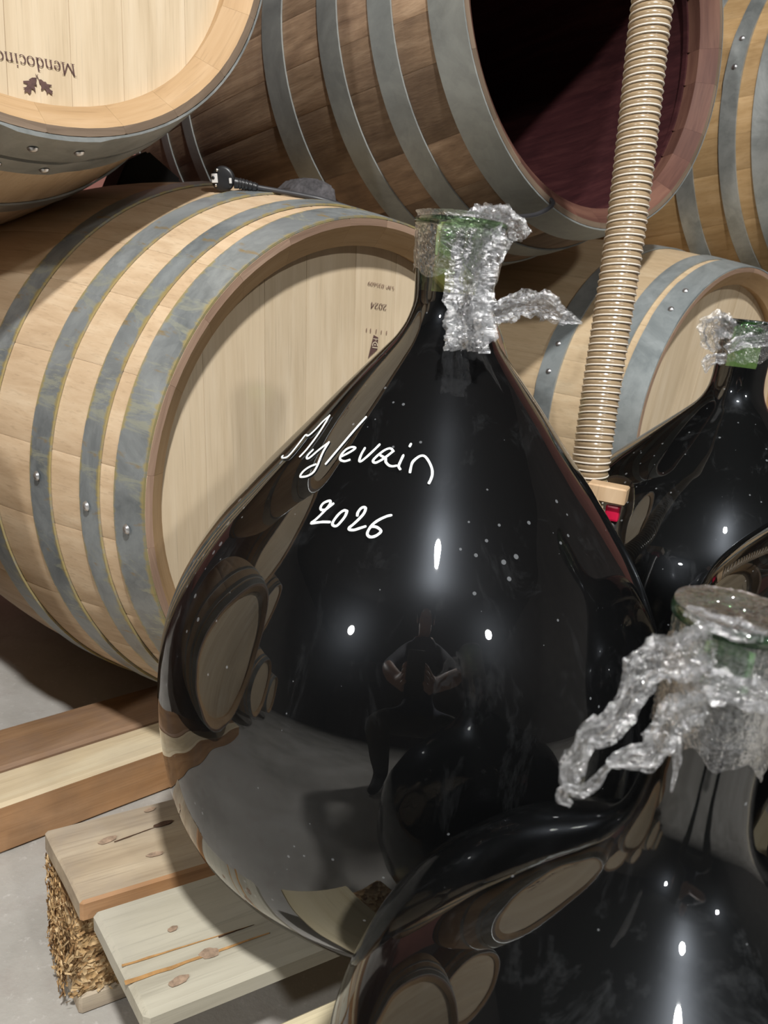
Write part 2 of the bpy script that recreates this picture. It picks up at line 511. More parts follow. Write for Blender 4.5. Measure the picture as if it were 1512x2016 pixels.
def head_planks(parent, Rh_in, s, mat, rot, widths, seed, name='head_plank'):
    rnd = random.Random(seed)
    tot = sum(widths); x = -Rh_in
    for w in widths:
        x1 = x + 2 * Rh_in * w / tot
        g = .00015
        def outline(inset):
            a0, a1 = x + g + inset, x1 - g - inset
            R = Rh_in - inset * .2
            a0 = max(a0, -R + .0005); a1 = min(a1, R - .0005)
            xs = [a0 + (a1 - a0) * k / 8 for k in range(9)]
            top = [(q, math.sqrt(max(0, R * R - q * q))) for q in xs]
            return top + [(q, -z) for q, z in reversed(top)]
        f_, b_ = outline(.0002), outline(0)
        n = len(f_)
        dy = rnd.uniform(-.0001, .0001)
        verts = [(q, dy, z) for q, z in f_] + [(q, dy + .0008, z) for q, z in b_] + [(q, .018, z) for q, z in b_]
        faces = [tuple(range(n))]
        for ring in range(2):
            for k in range(n):
                a, b = ring * n + k, ring * n + (k + 1) % n
                faces.append((a, b, b + n, a + n))
        faces.append(tuple(2 * n + k for k in range(n))[::-1])
        o = link(name, fix_normals(mesh(name, verts, faces)), mat, parent)
        o.location = (0, s, 0); o.rotation_euler = (0, R_(rot), 0)
        x = x1
def barrel(label, c, yaw, tilt, L=.95, Rh=.308, Rb=.372, hoops=((0, .04), (.06, .088), (.135, .168), (.25, .29)), mats=None, hoopmat=None, headmat=None,
           head=True, phase=0.0, seed=1, rivets=(), laps=(), headrot=0, group='oak barrels in the stack', back=True, far=None, nriv=2):
    root = empty('wine_barrel', c, (R_(-tilt), 0, R_(yaw)))
    tag(root, label, 'barrel', group)
    rnd = random.Random(seed)
    ws = STAVE_W[:]; rnd.shuffle(ws)
    tot = sum(ws); a = phase
    for w in ws:
        ang = 2 * math.pi * w / tot
        o = link('stave', stave_mesh(ang, L, Rh, Rb, mats, not head), None, root)
        o.rotation_euler = (0, a + ang / 2, 0)
        a += ang
    allh = list(hoops) + ([(L - s1, L - s0) for s0, s1 in hoops] if far is None else list(far))
    for i, (s0, s1) in enumerate(allh):
        lap = laps[i] if i < len(laps) else rnd.uniform(0, 6.28)
        h = link('hoop', hoop_mesh(s0, s1, L, Rh, Rb, hoopmat, lap, nriv), None, root)
        rv = [lap - .09, lap + .07][:nriv]
        for ra in rv:
            s = (s0 + s1) / 2; rr = stave_profile(s, L, Rh, Rb) + .0048
            r = link('rivet', rivet_mesh(), None, h)
            r.location = (rr * math.sin(ra), s, rr * math.cos(ra))
            r.rotation_euler = (0, 0, 0)
            r.rotation_mode = 'QUATERNION'
            r.rotation_quaternion = Vector((0, 0, 1)).rotation_difference(Vector((math.sin(ra), 0, math.cos(ra))))
    hs = .036
    Rin = stave_profile(hs, L, Rh, Rb) - .033
    if head: head_planks(root, Rin, hs, headmat, headrot, [1.0, 1.15, .85, 1.1, 1.0, .9, 1.2, .95], seed)
    if back: head_planks(root, Rin, L - hs - .018, mats[3] if not head else headmat, headrot + 20, [1, 1.2, .9, 1.1, 1, .9, 1.1], seed + 5, 'back_head_plank')
    root['geo'] = 0
    del root['geo']
    return dict(root=root, c=Vector(c), yaw=R_(yaw), tilt=R_(tilt), L=L, Rh=Rh, Rb=Rb, hs=hs)
def bmat(b):
    return Matrix.Translation(b['c']) @ Matrix.Rotation(b['yaw'], 4, 'Z') @ Matrix.Rotation(-b['tilt'], 4, 'X')
def head_uv(b, px, py, s=None):
    """where the line of sight through a picture point meets the barrel head, in the head's own plane"""
    inv = bmat(b).inverted(); o = inv @ CAM; d = inv.to_3x3() @ ray(px, py)
    s = b['hs'] if s is None else s
    t = (s - o.y) / d.y
    p = o + d * t
    return Vector((p.x, p.z))
def barrel_hit(b, px, py, off=0.0):
    inv = bmat(b).inverted(); o = inv @ CAM; d = inv.to_3x3() @ ray(px, py)
    for i in range(6000):
        p = o + d * (.4 + i * .0004)
        if 0 <= p.y <= b['L'] and math.hypot(p.x, p.z) < stave_profile(p.y, b['L'], b['Rh'], b['Rb']) + off:
            return bmat(b) @ p
    return None

NEW = [OAK, OAK_END2, OAK_IN, OAK_IN]
NEW_D = [OAK, OAK_END, OAK_IN, OAK_IN]
GOLD = [OAK_MID, OAK_END, OAK_IN, OAK_IN]
PALE = [OAK_PALE, OAK_END2, OAK_IN, OAK_IN]
OLD = [OAK_OLD, OAK_END, OAK_STAIN2, OAK_STAIN]
B1 = barrel('new oak barrel with yellow-stained hoops, lying directly behind the lettered glass jar', (-.022, .937, .430), 47.4, 2.3, L=.95, Rh=.308, Rb=.3684,
            hoops=((0, .040), (.063, .091), (.141, .176), (.255, .295)), mats=NEW, hoopmat=HOOP_ST, headmat=OAK_H, seed=3, headrot=-3, laps=(4.74, 4.78, 4.83, 4.85), nriv=1)
B0 = barrel('pale oak barrel with printed leaf mark and upside-down lettering, at upper left', (-.3827, .7866, 1.0427), 48.0, 8.4, L=.87, Rh=.2780, Rb=.316,
            hoops=((0, .053), (.060, .090), (.215, .25)), mats=NEW_D, hoopmat=HOOP, headmat=OAK_H, seed=7, headrot=2, laps=(3.045, 3.10, 3.3))
B2 = barrel('old dark barrel with an open wine-stained end, beside the ribbed hose', (.240, 1.212, 1.060), 39.3, 6.0, L=1.04, Rh=.2834, Rb=.333,
            hoops=((0, .0506), (.109, .149), (.208, .248), (.331, .382)), mats=OLD, hoopmat=HOOP_OLD, headmat=OAK_OLD, head=False, seed=11,
            far=((.658, .696), (.782, .820), (1.0, 1.04)))
B3 = barrel('golden oak barrel at the upper right edge, right of the ribbed hose', (.868, 1.711, 1.064), 38.0, 6.0, L=.95, Rh=.308, Rb=.358,
            hoops=((0, .050), (.078, .108), (.158, .195)), mats=GOLD, hoopmat=HOOP, headmat=OAK_H, seed=13)
B4 = barrel('pale oak barrel with blue-grey hoops, low behind the hose and the rear glass jar', (.614, 1.453, .481), 41.6, .5, L=.88, Rh=.2834, Rb=.331,
            hoops=((0, .044), (.057, .085), (.160, .197)), mats=PALE, hoopmat=HOOP_BLUE, headmat=OAK_H, seed=17, headrot=8)
# the same row of barrels going on out of the picture; seen mirrored in the glass
for k, (c, yaw, lab) in enumerate([
    ((-.73, .335, .431), 47, 'oak barrel left of the yellow-hooped barrel, seen only mirrored in the big jar'),
    ((-1.38, -.26, .431), 46, 'second oak barrel along the left row, seen only mirrored in the big jar'),
    ((-2.04, -.87, .431), 46, 'third oak barrel along the left row, seen only mirrored in the big jar'),
    ((-1.22, .60, 1.14), 40, 'upper oak barrel left of the leaf-marked one, seen only mirrored in the big jar'),
    ((-1.88, .0, 1.14), 42, 'second upper oak barrel along the left row, seen only mirrored in the big jar'),
    ((1.19, 1.97, .455), 41, 'lower oak barrel right of the blue-hooped one, seen only mirrored in the big jar'),
    ((1.42, 2.20, 1.07), 39, 'upper oak barrel right of the golden one, seen only mirrored in the big jar'),
]):
    barrel(lab, c, yaw, 0, L=.95, Rb=.36, hoops=((0, .045), (.06, .09), (.17, .205)), mats=NEW, hoopmat=HOOP, headmat=OAK_H, seed=30 + k)

# print on the barrel heads: flat ink shapes
def ribbon2d(verts, faces, pts, w, thick=None):
    """sweep a pen along a 2-d line; thick = (thin, thick) makes down-strokes heavier, as in book type"""
    pts = [Vector(p) for p in pts]
    base = len(verts); n = len(pts)
    for i, p in enumerate(pts):
        a = pts[max(0, i - 1)]; b = pts[min(n - 1, i + 1)]
        t = (b - a).normalized(); nrm = Vector((-t.y, t.x))
        ww = w if thick is None else thick[0] + (thick[1] - thick[0]) * abs(t.y) ** 1.4
        verts.append(p + nrm * ww / 2); verts.append(p - nrm * ww / 2)
    for i in range(n - 1):
        k = base + 2 * i
        faces.append((k, k + 1, k + 3, k + 2))
def ell(cx, cy, rx, ry, a0, a1, n=18):
    return [(cx + rx * math.cos(R_(a0 + (a1 - a0) * k / n)), cy + ry * math.sin(R_(a0 + (a1 - a0) * k / n))) for k in range(n + 1)]
SER = [((.02, 0), (.20, 0))]
GLY = {
    'M': (.90, [[(.15, 0), (.15, .66)], [(.13, .66), (.46, .03)], [(.45, .03), (.76, .66)], [(.75, .66), (.75, 0)], [(.03, .01), (.27, .01)], [(.62, .01), (.88, .01)], [(.02, .65), (.16, .65)], [(.75, .65), (.89, .65)]]),
    'e': (.45, [[(.08, .27), (.38, .27)], ell(.23, .23, .165, .225, 10, 318)]),
    'n': (.54, [[(.13, 0), (.13, .44)], [(.03, .43), (.13, .43)], ell(.27, .28, .14, .165, 170, 0) + [(.41, 0)], [(.04, .01), (.22, .01)], [(.32, .01), (.50, .01)]]),
    'd': (.52, [ell(.23, .23, .165, .225, 0, 360), [(.39, 0), (.39, .70)], [(.29, .69), (.39, .69)], [(.39, .01), (.48, .01)]]),
    'o': (.50, [ell(.25, .23, .19, .225, 0, 360)]),
    'c': (.43, [ell(.23, .23, .165, .225, 40, 320)]),
    'i': (.27, [[(.13, 0), (.13, .44)], [(.04, .43), (.13, .43)], [(.04, .01), (.22, .01)], [(.13, .58), (.13, .66)]]),
    '0': (.52, [ell(.25, .33, .18, .325, 0, 360)]),
    '2': (.52, [ell(.24, .47, .16, .175, 165, -35) + [(.08, .05)], [(.06, .03), (.42, .03)], [(.42, .03), (.44, .12)]]),
    '4': (.52, [[(.34, 0), (.34, .66)], [(.34, .66), (.05, .20)], [(.04, .20), (.46, .20)]]),
    '3': (.50, [ell(.22, .49, .14, .155, 150, -80, 12), ell(.22, .18, .17, .17, 90, -150, 14)]),
    '5': (.50, [[(.38, .64), (.12, .64)], [(.12, .64), (.10, .37)], ell(.22, .21, .17, .19, 120, -150, 14)]),
    '6': (.50, [ell(.26, .20, .16, .19, 0, 360), [(.10, .22), (.14, .42), (.24, .56), (.38, .65)]]),
    '9': (.50, [ell(.24, .46, .16, .19, 0, 360), [(.40, .44), (.36, .24), (.26, .10), (.12, .01)]]),
    'S': (.46, [ell(.22, .49, .14, .155, 40, 270, 12) + ell(.22, .17, .15, .16, 90, -150, 12)]),
    'N': (.66, [[(.12, 0), (.12, .64)], [(.12, .64), (.50, .02)], [(.50, .02), (.50, .64)]]),
    'O': (.24, [ell(.10, .54, .07, .09, 0, 360, 10)]),
    ':': (.20, [[(.08, .06), (.08, .14)], [(.08, .36), (.08, .44)]]),
    '.': (.18, [[(.07, 0), (.07, .08)]]), ' ': (.2, []),
}
def head_text(b, txt, p_start, p_end, h_px, thin, thick, mat, name, lift=.0012):
    u0, u1 = head_uv(b, *p_start), head_uv(b, *p_end)
    adv = sum(GLY[ch][0] for ch in txt)
    ex = (u1 - u0); sc = ex.length / adv; ex.normalize(); ey = Vector((-ex.y, ex.x))
    hs = h_px
    verts, faces = [], []
    x = 0
    for ch in txt:
        w, strokes = GLY[ch]
        for st in strokes: ribbon2d(verts, faces, [(px + x, py) for px, py in st], 0, (thin, thick))
        x += w
    V = []
    for v in verts:
        q = u0 + ex * (v.x * sc) + ey * (v.y * hs)
        V.append((q.x, b['hs'] - lift, q.y))
    link(name, mesh(name, V, faces), mat, b['root'])
def head_poly(b, pts_px, mat, name, lift=.0012):
    V = []
    for p in pts_px:
        q = head_uv(b, *p); V.append((q.x, b['hs'] - lift, q.y))
    link(name, mesh(name, V, [tuple(range(len(V)))]), mat, b['root'])
def hlen(b, pa, pb): return (head_uv(b, *pa) - head_uv(b, *pb)).length
# upside-down word and two oak leaves, upper-left barrel
capM = hlen(B0, (145.5, 127.5), (146.5, 151)) / .66
head_text(B0, 'Mendocino', (146.5, 127.5), (-13, 98), capM, .028, .085, INK, 'printed_word')
def cropB0(pts): return [(x / 7.56, 60 + y / 7.56) for x, y in pts]
head_poly(B0, cropB0([(530, 705), (470, 705), (420, 735), (430, 750), (335, 755), (340, 780), (400, 800), (385, 845), (335, 855), (365, 880), (350, 930), (395, 915), (435, 955), (455, 925), (460, 870), (490, 880), (525, 935), (515, 860), (500, 815), (545, 830), (530, 780), (540, 720)]), INK, 'printed_leaf')
head_poly(B0, cropB0([(565, 730), (610, 735), (640, 765), (675, 770), (690, 800), (765, 815), (760, 830), (720, 840), (735, 880), (780, 910), (765, 935), (775, 965), (740, 945), (715, 925), (690, 955), (680, 900), (655, 870), (625, 895), (600, 890), (610, 850), (600, 810), (580, 790)]), INK, 'printed_leaf')
head_poly(B0, cropB0([(515, 652), (524, 652), (572, 722), (560, 726)]), INK, 'printed_stem')
head_poly(B0, cropB0([(553, 655), (560, 660), (538, 700), (532, 694)]), INK, 'printed_stem')
# serial number, year, and mark on the barrel behind the big jar
h1 = hlen(B1, (750, 560), (750, 567)) / .66
head_text(B1, 'S.NO: 035609', (775.5, 564.5), (723, 553.5), h1, .05, .11, INK_F, 'printed_serial')
h2 = hlen(B1, (742, 597), (742.5, 608.5)) / .66
head_text(B1, '2024', (761, 599.6), (728, 594.3), h2, .035, .095, INK, 'printed_year')
def cropB1(pts): return [(720 + x / 12.6, 560 + y / 12.6) for x, y in pts]
head_poly(B1, cropB1([(180, 1250), (295, 1315), (275, 1610), (40, 1830)]), INK, 'printed_mark')
head_poly(B1, cropB1([(140, 1545), (265, 1560), (264, 1585), (138, 1568)]), PAPER, 'mark_bar', .0018)
head_poly(B1, cropB1([(165, 1335), (290, 1352), (288, 1366), (236, 1360), (234, 1400), (222, 1400), (222, 1358), (163, 1352)]), PAPER, 'mark_cup', .0018)
_arc = [(205 + 68 * math.cos(R_(a)), 1500 - 85 * math.sin(R_(a))) for a in range(-20, 201, 20)]
_arc2 = [(205 + 48 * math.cos(R_(a)), 1500 - 62 * math.sin(R_(a))) for a in range(200, -21, -20)]
head_poly(B1, cropB1(_arc + _arc2), PAPER, 'mark_arch', .0018)
head_poly(B1, cropB1([(205 + 18 * math.cos(R_(a)), 1495 + 24 * math.sin(R_(a))) for a in range(0, 360, 40)]), PAPER, 'mark_dot', .0018)
for a, b in [((105, 1090), (105, 1190)), ((250, 1110), (240, 1210)), ((375, 1140), (370, 1220)), ((505, 1150), (500, 1240)), ((5, 1085), (3, 1170))]:
    head_poly(B1, cropB1([(a[0] - 10, a[1]), (a[0] + 10, a[1]), (b[0] + 10, b[1]), (b[0] - 10, b[1])]), INK_F, 'printed_tick')

# ------------------------------------------------------------------ timbers and pallet
def long_dir(a, b): return math.atan2(b.y - a.y, b.x - a.x)
f0, f1 = at_z(0, 1684, 0), at_z(320, 1560, 0)
RA = long_dir(f0, f1)
dA = Vector((math.cos(RA), math.sin(RA), 0)); nA = Vector((-dA.y, dA.x, 0))
def beam(name, label, back0, back1, h, length, start, mat, seed, extra=None):
    w = back1 - back0
    o = link(name, box_mesh(name, length, w, h, None, .004, 6, .0012, seed), mat)
    o.location = f0 + nA * (back0 + w / 2) + dA * (length / 2 + start)
    o.rotation_euler = (0, 0, RA)
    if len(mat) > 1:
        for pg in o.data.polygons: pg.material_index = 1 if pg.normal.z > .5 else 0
    tag(o, label, 'timber', 'timbers under the barrels')
    return o
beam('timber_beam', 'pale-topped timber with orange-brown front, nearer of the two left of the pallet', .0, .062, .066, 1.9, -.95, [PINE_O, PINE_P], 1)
beam('timber_beam', 'brown timber lying behind the pale-topped one, under the yellow-hooped barrel', .064, .150, .069, 1.9, -.95, [PINE_B], 2)

pal0 = at_z(87, 1634, .144)
PANG = R_(32.5)
pal = empty('pallet', (pal0.x, pal0.y, 0), (0, 0, PANG))
tag(pal, 'weathered wooden pallet with chipboard blocks, carrying the glass jars', 'pallet')
PL = 1.2
def board(name, w0, w1, z0, h, mat, a0=0.0, a1=PL, seed=0, bev=.0025, cham=0.0):
    me = box_mesh(name, a1 - a0, w1 - w0, h, None, bev, 5, .0010, seed)
    if cham:
        for v in me.vertices:
            if v.co.z > h * .6 and v.co.y > (w1 - w0) / 2 - .006: v.co.z -= .006; 
    for v in me.vertices: v.co.x += .1275 * ((w0 + w1) / 2 - v.co.y)   # ends sawn a little off square
    o = link(name, me, mat, pal)
    o.location = ((a0 + a1) / 2, -(w0 + w1) / 2, z0)
    if isinstance(mat, list):
        for pg in me.polygons: pg.material_index = 1 if pg.normal.y < -.6 else 0
    return o
board('deck_board', 0, .104, .122, .022, [PALLET, PINE_O], 0, PL, 1)
board('deck_board', .115, .230, .122, .022, PALLET2, .006, PL, 2, .004)
board('deck_board', .276, .385, .122, .022, PALLET3, .0, PL, 3)
board('deck_board', .50, .61, .122, .022, PALLET, .0, PL, 4)
board('deck_board', .70, .80, .122, .022, PALLET2, .0, PL, 5)
for w0, w1 in ((.0, .084), (.35, .45), (.715, .80)):
    board('bottom_board', w0, w1, 0, .022, PALLET, .004, PL, 6)
    for a0 in (.004, .53, 1.055):
        o = board('chip_block', w0 + .002, w1 - .002, .022, .100, CHIP, a0, a0 + .14, 7, .004)
        if a0 < .1 and w0 < .1:
            me = o.data
            bm = bmesh.new(); bm.from_mesh(me)
            bmesh.ops.subdivide_edges(bm, edges=bm.edges[:], cuts=2, use_grid_fill=True)
            for v in bm.verts: v.co += noise.noise_vector(v.co * 60) * .004
            bm.to_mesh(me); bm.free()
            rnd = random.Random(4)
            V, Fc = [], []
            for i in range(1500):
                side = rnd.random()
                if side < .62: p = Vector((-.070, rnd.uniform(-.041, .041), rnd.uniform(.0, .1))); nn = Vector((-1, 0, 0))
                else: p = Vector((rnd.uniform(-.07, .07), -.041, rnd.uniform(.0, .1))); nn = Vector((0, -1, 0))
                d = Vector((rnd.gauss(0, 1), rnd.gauss(0, 1), rnd.gauss(0, 1))); d -= nn * d.dot(nn) * .75; d.normalize()
                s = d.cross(nn).normalized(); l, w = rnd.uniform(.0015, .0048), rnd.uniform(.0005, .0017)
                p = p + nn * rnd.uniform(-.002, .0035); k = len(V)
                V += [p - d * l - s * w, p + d * l - s * w, p + d * l + s * w + nn * .001, p - d * l + s * w + nn * .001]
                Fc.append((k, k + 1, k + 2, k + 3))
            fl = link('wood_flakes', mesh('wood_flakes', V, Fc), CHIP, o)
            fl['kind'] = 'stuff'
# knots and a split on the deck boards
def knot(px, py, rx, ry, ang, mat):
    p = at_z(px, py, .1443)
    q = Matrix.Rotation(-PANG, 3, 'Z') @ (p - Vector((pal0.x, pal0.y, 0)))
    V = []
    for k in range(14):
        a = 2 * math.pi * k / 14
        r = 1 + .12 * math.sin(2 * a + px) + .08 * math.sin(5 * a)
        x, y = rx * r * math.cos(a), ry * r * math.sin(a)
        V.append((q.x + x * math.cos(ang) - y * math.sin(ang), q.y + x * math.sin(ang) + y * math.cos(ang), .14525))
    link('wood_knot', mesh('wood_knot', V, [tuple(range(14))]), mat, pal)
KNOT = plain('knot_wood', (.075, .04, .025), .7, nscale=200, namt=.4)
KNOT2 = plain('knot_pale', (.33, .235, .165), .7, nscale=160, namt=.4)
SPLIT = plain('split_wood', (.42, .235, .09), .7, nscale=120, namt=.3)
knot(321, 1623, .009, .0035, 0, KNOT); knot(295, 1595, .006, .003, 0, KNOT2); knot(212, 1655, .010, .0035, .2, KNOT2); knot(305, 1683, .008, .003, 0, KNOT2)
knot(412, 1878, .008, .005, 0, KNOT2); knot(340, 1830, .004, .003, 0, KNOT2); knot(352, 1932, .008, .004, 0, KNOT2)
def streak(name, pa, pb, hw, mat):
    """a long split or resin streak along a deck board"""
    A, Bv = [Matrix.Rotation(-PANG, 3, 'Z') @ (at_z(*q, .1443) - Vector((pal0.x, pal0.y, 0))) for q in (pa, pb)]
    V = []; n = 10; rnd = random.Random(pa[0])
    for sgn in (1, -1):
        for k in range(n + 1):
            f = k / n if sgn > 0 else 1 - k / n
            p = A.lerp(Bv, f); w = hw * (1 - .75 * f) * rnd.uniform(.6, 1.2)
            V.append((p.x, p.y + sgn * w, .14515))
    link(name, mesh(name, V, [tuple(range(len(V)))]), mat, pal)
streak('wood_split', (225, 1659), (318, 1625), .0009, KNOT)
streak('wood_split', (240, 1903), (490, 1825), .0012, SPLIT)
streak('wood_split', (246, 1938), (530, 1838), .0024, SPLIT)
streak('wood_split', (430, 1846), (500, 1822), .0010, KNOT)

# ------------------------------------------------------------------ demijohns
def pchip(z, r, n):
    z, r = np.array(z), np.array(r)
    h = np.diff(z); d = np.diff(r) / h
    m = np.zeros_like(r)
    m[0], m[-1] = d[0], d[-1]
    for i in range(1, len(z) - 1):
        if d[i - 1] * d[i] > 0:
            w1, w2 = 2 * h[i] + h[i - 1], h[i] + 2 * h[i - 1]
            m[i] = (w1 + w2) / (w1 / d[i - 1] + w2 / d[i])
    zz = np.linspace(z[0], z[-1], n); out = []
    for q in zz:
        i = min(max(np.searchsorted(z, q) - 1, 0), len(z) - 2)
        t = (q - z[i]) / h[i]
        out.append((1 + 2 * t) * (1 - t) ** 2 * r[i] + t * (1 - t) ** 2 * h[i] * m[i] + t * t * (3 - 2 * t) * r[i + 1] + t * t * (t - 1) * h[i] * m[i + 1])
    return zz, np.array(out)
def demijohn(label, x, y, prof, wine_z, glass_mat, seed, lip=.0032, group='glass demijohns on the pallet'):
    z, r = zip(*prof)
    zb = z[0]
    zz, rr = pchip(z, r, 150)
    root = empty('demijohn', (x, y, zb))
    tag(root, label, 'glass jar', group)
    zl = z[-1]; rm = r[-1]
    p = [(.0002, .014), (rr[0] * .55, .010), (rr[0] * .86, .0005), (rr[0] * .95, 0.0)] + [(b, a - zb) for a, b in zip(zz, rr)]
    # rolled lip
    top = zl - zb
    lipP = [(rm + lip * math.sin(t) * 1.0, top + lip * (1 - math.cos(t))) for t in np.linspace(.2, math.pi, 9)]
    lipP += [(rm - .0045, top + lip * 1.6), (rm - .0052, top - .004), (rm - .0050, top - .020)]
    link('glass', revolve(p + lipP, 144, None, 'glass', wob=.0011, seed=seed), glass_mat, root)
    w = [(.0002, .0175), (rr[0] * .55, .0135), (rr[0] * .84, .005)]
    for a, b in zip(zz, rr):
        if a - zb > .005 and a <= wine_z: w.append((b - .0040, a - zb))
    w.append((w[-1][0], wine_z - zb)); w.append((.0002, wine_z - zb))
    link('wine', revolve(w, 96, None, 'wine'), WINE, root)
    return dict(root=root, x=x, y=y, zz=zz, rr=rr, zb=zb)
def jar_hit(j, px, py, t0=.2):
    d = ray(px, py)
    for i in range(9000):
        p = CAM + d * (t0 + i * .0001)
        if j['zz'][0] < p.z < j['zz'][-1] and math.hypot(p.x - j['x'], p.y - j['y']) < np.interp(p.z, j['zz'], j['rr']): return p
    return None
MAIN = demijohn('large pear-shaped jar of dark wine with white handwriting, in the middle', .0344, .594,
    [(.1445, .098), (.150, .106), (.164, .1217), (.184, .140), (.204, .158), (.224, .1735), (.244, .1855), (.264, .1935), (.284, .1986), (.304, .2020), (.324, .2043), (.344, .2054), (.364, .2050), (.384, .2029), (.404, .1989), (.424, .1925), (.444, .1836), (.464, .1727), (.484, .1599), (.504, .1446), (.524, .1288), (.544, .112), (.564, .0952), (.584, .0785), (.604, .0610), (.618, .0485), (.630, .0385), (.643, .0318), (.656, .0290), (.672, .0297), (.690, .0308), (.708, .0314)], .6632, GLASS, 1)
REAR = demijohn('jar of dark wine at the right edge behind the big lettered jar', .420, .975,
    [(.1445, .105), (.152, .118), (.18, .145), (.22, .173), (.27, .192), (.32, .199), (.36, .197), (.40, .186), (.44, .163), (.47, .141), (.485, .1275), (.50, .112), (.52, .091), (.54, .0695), (.556, .0525), (.567, .0420), (.578, .0355), (.59, .0318), (.605, .0305), (.63, .0305), (.664, .031)], .6125, GLASS_D, 5)
_fg = [(.20, .124), (.24, .139), (.28, .145), (.31, .1435), (.34, .136), (.365, .123), (.385, .107), (.40, .091), (.412, .075), (.424, .058), (.434, .044), (.444, .0335), (.455, .0270), (.468, .0235), (.485, .0217), (.505, .0212), (.530, .0216), (.548, .0218)]
KF = .95
FG = demijohn('round-shouldered jar of dark wine in the lower right foreground', .1425 * KF, .2825 * KF,
    [(.1445, .070), (.150, .079), (.172, .097)] + [(EYE - (EYE - z) * KF, r * KF) for z, r in _fg], EYE - (EYE - .512) * KF, GLASS_D, 9)
SIDE = demijohn('tall jar cut off by the right edge, between the rear jar and the foreground one', .407, .53,
    [(.1445, .10), (.152, .114), (.18, .138), (.23, .157), (.30, .164), (.40, .164), (.44, .161), (.468, .1535), (.492, .139), (.515, .119), (.535, .097), (.555, .072), (.575, .050), (.60, .034), (.625, .028), (.66, .028), (.68, .029)], .64, GLASS_D, 13)

# handwriting on the big jar
def cr(pts, ox, oy, s): return [(ox + x / s, oy + y / s) for x, y in pts]
A_ = lambda p: cr(p, 540, 810, 9.45)
Bq = lambda p: cr(p, 690, 860, 8.4)
Cq = lambda p: cr(p, 600, 975, 7.96)
Eq = lambda p: cr(p, 520, 800, 3.98)
WORD = [A_([(188, 843), (160, 862), (180, 885), (260, 865), (330, 800), (420, 690), (520, 560), (600, 460), (640, 470), (690, 445), (800, 340), (920, 210), (1045, 100)]),
        A_([(1045, 100), (970, 230), (850, 420), (720, 600), (600, 750), (500, 855)]),
        A_([(735, 735), (660, 810), (620, 870), (640, 895), (700, 860), (850, 730), (1030, 595)]),
        A_([(1030, 595), (940, 740), (870, 890), (810, 1040), (740, 1150), (640, 1215), (530, 1235), (500, 1215), (560, 1130), (670, 1050), (790, 1000)]),
        [(643.2, 914.8), (680, 871), (703, 844), (721.5, 823.5)],
        Eq([(615, 398), (660, 375), (705, 348), (718, 332), (690, 326), (645, 347), (607, 392), (602, 424), (635, 437), (675, 426)]),
        Bq([(245, 205), (190, 300), (155, 400), (180, 420), (260, 360), (380, 250), (485, 145)]),
        Bq([(715, 255), (690, 220), (650, 205), (570, 235), (470, 310), (390, 390), (385, 430), (430, 440), (520, 395), (600, 340), (712, 252)]),
        Bq([(500, 318), (550, 348), (588, 375), (590, 430), (640, 485), (700, 500), (765, 490)]),
        Bq([(875, 325), (830, 420), (800, 500), (825, 550)]), Bq([(982, 170), (1000, 135)]),
        Bq([(985, 600), (1000, 520), (1030, 430), (1110, 355), (1180, 325), (1240, 345), (1300, 430), (1345, 540), (1350, 640), (1325, 720), (1295, 780)])]
YEAR = [Cq([(455, 145), (400, 190), (330, 240), (270, 240), (260, 200), (300, 140), (370, 105), (410, 105), (405, 150), (340, 235), (260, 320), (180, 395), (110, 450), (200, 440), (300, 430), (405, 432)]),
        Cq([(670, 260), (625, 250), (560, 290), (490, 370), (445, 445), (455, 485), (510, 490), (580, 420), (640, 340), (672, 262)]),
        Cq([(830, 330), (840, 280), (890, 215), (940, 200), (960, 225), (930, 300), (860, 380), (770, 465), (705, 520), (710, 550), (780, 555), (860, 530), (955, 500)]),
        Cq([(1355, 325), (1290, 340), (1180, 390), (1090, 450), (1020, 530), (985, 610), (1010, 655), (1060, 665), (1130, 640), (1190, 590), (1190, 555), (1130, 510), (1060, 500)])]
def surf_normal(j, p):
    h = .003
    sl = (np.interp(p.z + h, j['zz'], j['rr']) - np.interp(p.z - h, j['zz'], j['rr'])) / (2 * h)
    n = Vector((p.x - j['x'], p.y - j['y'], 0)).normalized()
    return (n + Vector((0, 0, -sl))).normalized()
def write(name, strokes, j, w, mat):
    verts, faces = [], []
    for st in strokes:
        pts = smooth_path([Vector((a, b, 0)) for a, b in st], 5)
        P = [jar_hit(j, q.x, q.y) for q in pts]
        P = [q for q in P if q is not None]
        n = len(P)
        N = [surf_normal(j, q) for q in P]
        def rim(q, nn, t, ww, ext=0):
            s = nn.cross(t).normalized()
            b = q + t * ext
            return [b + s * ww + nn * .0011, b + s * ww * .5 + nn * .0016, b - s * ww * .5 + nn * .0016, b - s * ww + nn * .0011]
        base = len(verts); rows = 0
        for i in range(n):
            t = (P[min(n - 1, i + 1)] - P[max(0, i - 1)]).normalized()
            if i == 0: verts += rim(P[i], N[i], t, w * .30, -w * .45); rows += 1
            verts += rim(P[i], N[i], t, w / 2 * (1 + .12 * noise.noise(P[i] * 300))); rows += 1
            if i == n - 1: verts += rim(P[i], N[i], t, w * .30, w * .45); rows += 1
        for i in range(rows - 1):
            for k in range(3):
                a = base + i * 4 + k
                faces.append((a, a + 1, a + 5, a + 4))
    V = [(v.x - j['x'], v.y - j['y'], v.z - j['zb']) for v in verts]
    o = link(name, mesh(name, V, faces, None, True), mat, j['root'])
    return o
write('handwritten_name', WORD, MAIN, .00175, CHALK)['label'] = 'white handwritten name'
write('handwritten_year', YEAR, MAIN, .00185, CHALK)['label'] = 'white handwritten year'

